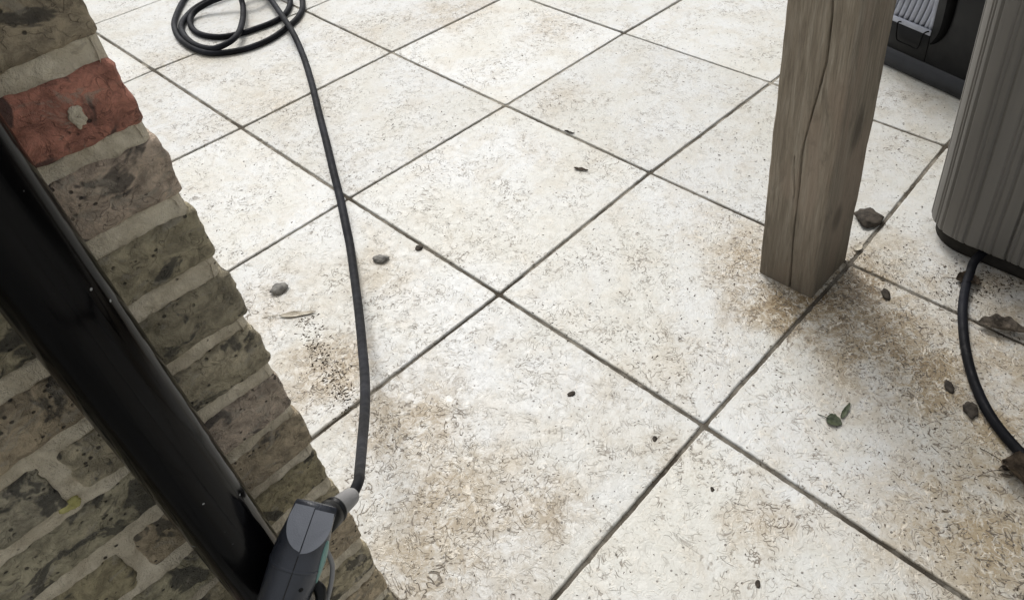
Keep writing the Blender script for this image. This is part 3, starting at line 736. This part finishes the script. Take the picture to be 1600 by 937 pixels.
pebble(438, 454, 24, 13, M_STONEG, 'grey pebble between the brick wall corner and the hose', seed=9, rot=.5, hgt=.5)
pebble(655, 389, 11, 7, M_STONE, 'tiny dark pebble right of the grey oval pebble near the slab joint', seed=11)
pebble(1384, 461, 12, 13, M_STONE, 'small dark pebble on the brown stain beside the foot of the post', seed=13)
pebble(1483, 606, 12, 13, M_STONE, 'dark pebble on the brown stain left of the short hose', seed=15)
pebble(1516, 642, 19, 17, M_STONE, 'larger dark brown pebble against the left side of the short hose', seed=17)
pebble(1023, 686, 7, 6, M_STONE, 'tiny black pebble left of the middle joint crossing', seed=19)
pebble(1113, 765, 6, 5, M_STONE, 'tiny black pebble just below the middle joint crossing', seed=21)
pebble(1184, 912, 7, 7, M_STONE, 'tiny black pebble near the bottom edge of the nearest slab', seed=23)
pebble(893, 616, 13, 5, M_STONE, 'thin dark seed husk on the middle slab left of the crossing', rot=.45, seed=25, cat='seed husk', name='seed_husk', grp=None)

def leaf(px, py, L, Wd, rot, m, label, cat='leaf', name='leaf', curl=.4, lift=.003, seed=1, stem=True, grp=None, z=0.0):
    c = g(px, py)
    ux = Vector((ROT[0][0], ROT[1][0], 0)).normalized(); uy = Vector((-ux.y, ux.x, 0))
    e = empty(name, (c.x, c.y, z), label, cat, grp)
    n, mm = 16, 8; bm = bmesh.new(); G = []
    cr_, sr_ = math.cos(rot), math.sin(rot)
    for i in range(n + 1):
        t = i / n; w = Wd / 2 * (math.sin(math.pi * t ** .8) ** .7 if 0 < t < 1 else 0) * (1 + .25 * nz((t, 0, 0), 7, seed)) + .0004
        row = []
        for j in range(mm + 1):
            q = j / mm * 2 - 1; x = (t - .5) * L; y = q * w
            zz = lift + curl * abs(y) ** 1.5 * 6 * (1 + .5 * nz((t, q, 0), 3, seed)) + .0035 * curl * nz((t, q, 0), 4, seed + 3) + curl * .25 * L * (t - .5) ** 2
            row.append((x * cr_ - y * sr_, x * sr_ + y * cr_, max(.0006, zz)))
        G.append(row)
    for sgn in (0, -.0005):
        V = [[bm.verts.new(ux * a + uy * b + Vector((0, 0, cc + sgn))) for a, b, cc in r] for r in G]
        for i in range(n):
            for j in range(mm):
                f = (V[i][j], V[i + 1][j], V[i + 1][j + 1], V[i][j + 1]); bm.faces.new(f if sgn == 0 else f[::-1])
    obj('blade', bm, m, e)
    if stem:
        a = Vector(G[0][mm // 2]); dirx = Vector((-cr_, -sr_, 0))
        p = [(ux * (a.x + dirx.x * s) + uy * (a.y + dirx.y * s + .004 * math.sin(s * 60)) + Vector((0, 0, a.z * (1 - s / (L * .5)) + .001))) for s in (-.004, L * .1, L * .2, L * .35, L * .5)]
        obj('stem', tube_bm([(*q, .0008) for q in p], 6), m, e)
    return e
sprig = leaf(1303, 659, .032, .026, -.5, M_GREEN, 'dull green fallen sprig with a round and a narrow leaf on the slab', cat='leaf sprig', name='leaf_sprig', curl=.5, seed=2)
lf2 = leaf(1321, 643, .044, .010, .95, M_GREEN, None, cat=None, name='leaf', curl=.5, seed=5, stem=False)
for ch in list(lf2.children):
    ch.parent = sprig; ch.location = lf2.location - sprig.location
bpy.data.objects.remove(lf2)
leaf(908, 266, .044, .011, -.35, M_DRY, 'thin dark dried leaf lying alone on the far middle slab', curl=.9, seed=8, stem=False)
leaf(466, 492, .085, .015, .12, M_PALE, 'long bleached leaf beside the wall corner below the grey pebble', curl=.5, seed=11)
leaf(1512, 442, .055, .040, -.3, M_DRY, 'dark curled dead leaf under the top of the short hose', curl=1.2, seed=14)
leaf(1566, 516, .105, .036, -.30, M_DRYG, 'grey brown curled dead leaf right of the short hose', curl=1.6, seed=17)
leaf(1594, 748, .080, .050, -.9, M_DRY, 'dark crumpled leaf cluster at the right edge beneath the short hose', curl=1.8, seed=19)
leaf(1588, 730, .080, .018, .25, M_DRYG, 'narrow brown leaf lying over the crumpled leaf at the right edge', curl=1.3, seed=22)
leaf(890, 208, .034, .008, -.45, M_STONE, 'dark dried leaf scrap caught in the far slab joint', curl=.8, seed=25, stem=False)
leaf(1341, 388, .030, .018, .8, M_PALE, 'pale leaf scrap in the joint at the right of the post foot', curl=.6, seed=27, stem=False)

# loose soil crumbs and grit: nobody could count them
bm = bmesh.new()
RG = random.Random(5)
def crumb(c, s):
    k = RG.random() * 6.28; f = RG.uniform(1, 2.8); vs = []
    for a, b, h_ in ((1, 0, 0), (-.5, .8, 0), (-.5, -.8, 0), (0, 0, .7), (.2, .1, -.3)):
        x, y = a * s * f, b * s; vs.append(bm.verts.new((c[0] + x * math.cos(k) - y * math.sin(k), c[1] + x * math.sin(k) + y * math.cos(k), .0006 + max(0, h_) * s)))
    for f_ in ((0, 1, 3), (1, 2, 3), (2, 0, 3), (1, 0, 4), (2, 1, 4), (0, 2, 4)): bm.faces.new([vs[q] for q in f_])
for px, py, r, st, br in STAINS:
    c = g(px, py)
    for _ in range(int(300 * st * (r / .15) ** 2 * (.5 + br))):
        a = RG.random() * 6.28; q = r * 1.1 * RG.random() ** .7; crumb((c.x + q * math.cos(a), c.y + q * math.sin(a)), RG.choice((.0004, .0006, .0008, .0012)))
for _ in range(6500):
    px, py = RG.uniform(150, 1600), 937 * RG.random() ** .8; c = g(px, py); crumb(c, RG.choice((.0005, .0007, .0009, .0011, .0014, .0017, .0009, .0024)))
for k in range(620):   # the run of dark crumbs beside the wall corner
    t = RG.random(); c = g(478 + 62 * t + RG.gauss(0, 9 + 8 * t), 500 + 130 * t + RG.gauss(0, 9)); crumb(c, RG.choice((.0012, .0018, .0028, .0036, .0010)))
for k in range(160):
    t = RG.random(); c = g(600 + RG.gauss(0, 18), 680 + RG.gauss(0, 30)); crumb(c, RG.choice((.0008, .0012, .0018)))
for k in range(220):   # around the foot of the post and the plinth
    c = g(1330 + RG.gauss(0, 45), 430 + RG.gauss(0, 22)); crumb(c, RG.choice((.0008, .0014, .002)))
for k in range(260):
    c = g(1540 + RG.gauss(0, 40), 440 + RG.gauss(0, 14)); crumb(c, RG.choice((.0008, .0014, .0026)))
o = obj('grit', bm, M_GRIT, kind='stuff'); flat(o)
o['label'] = 'loose soil crumbs scattered over the pale slabs'
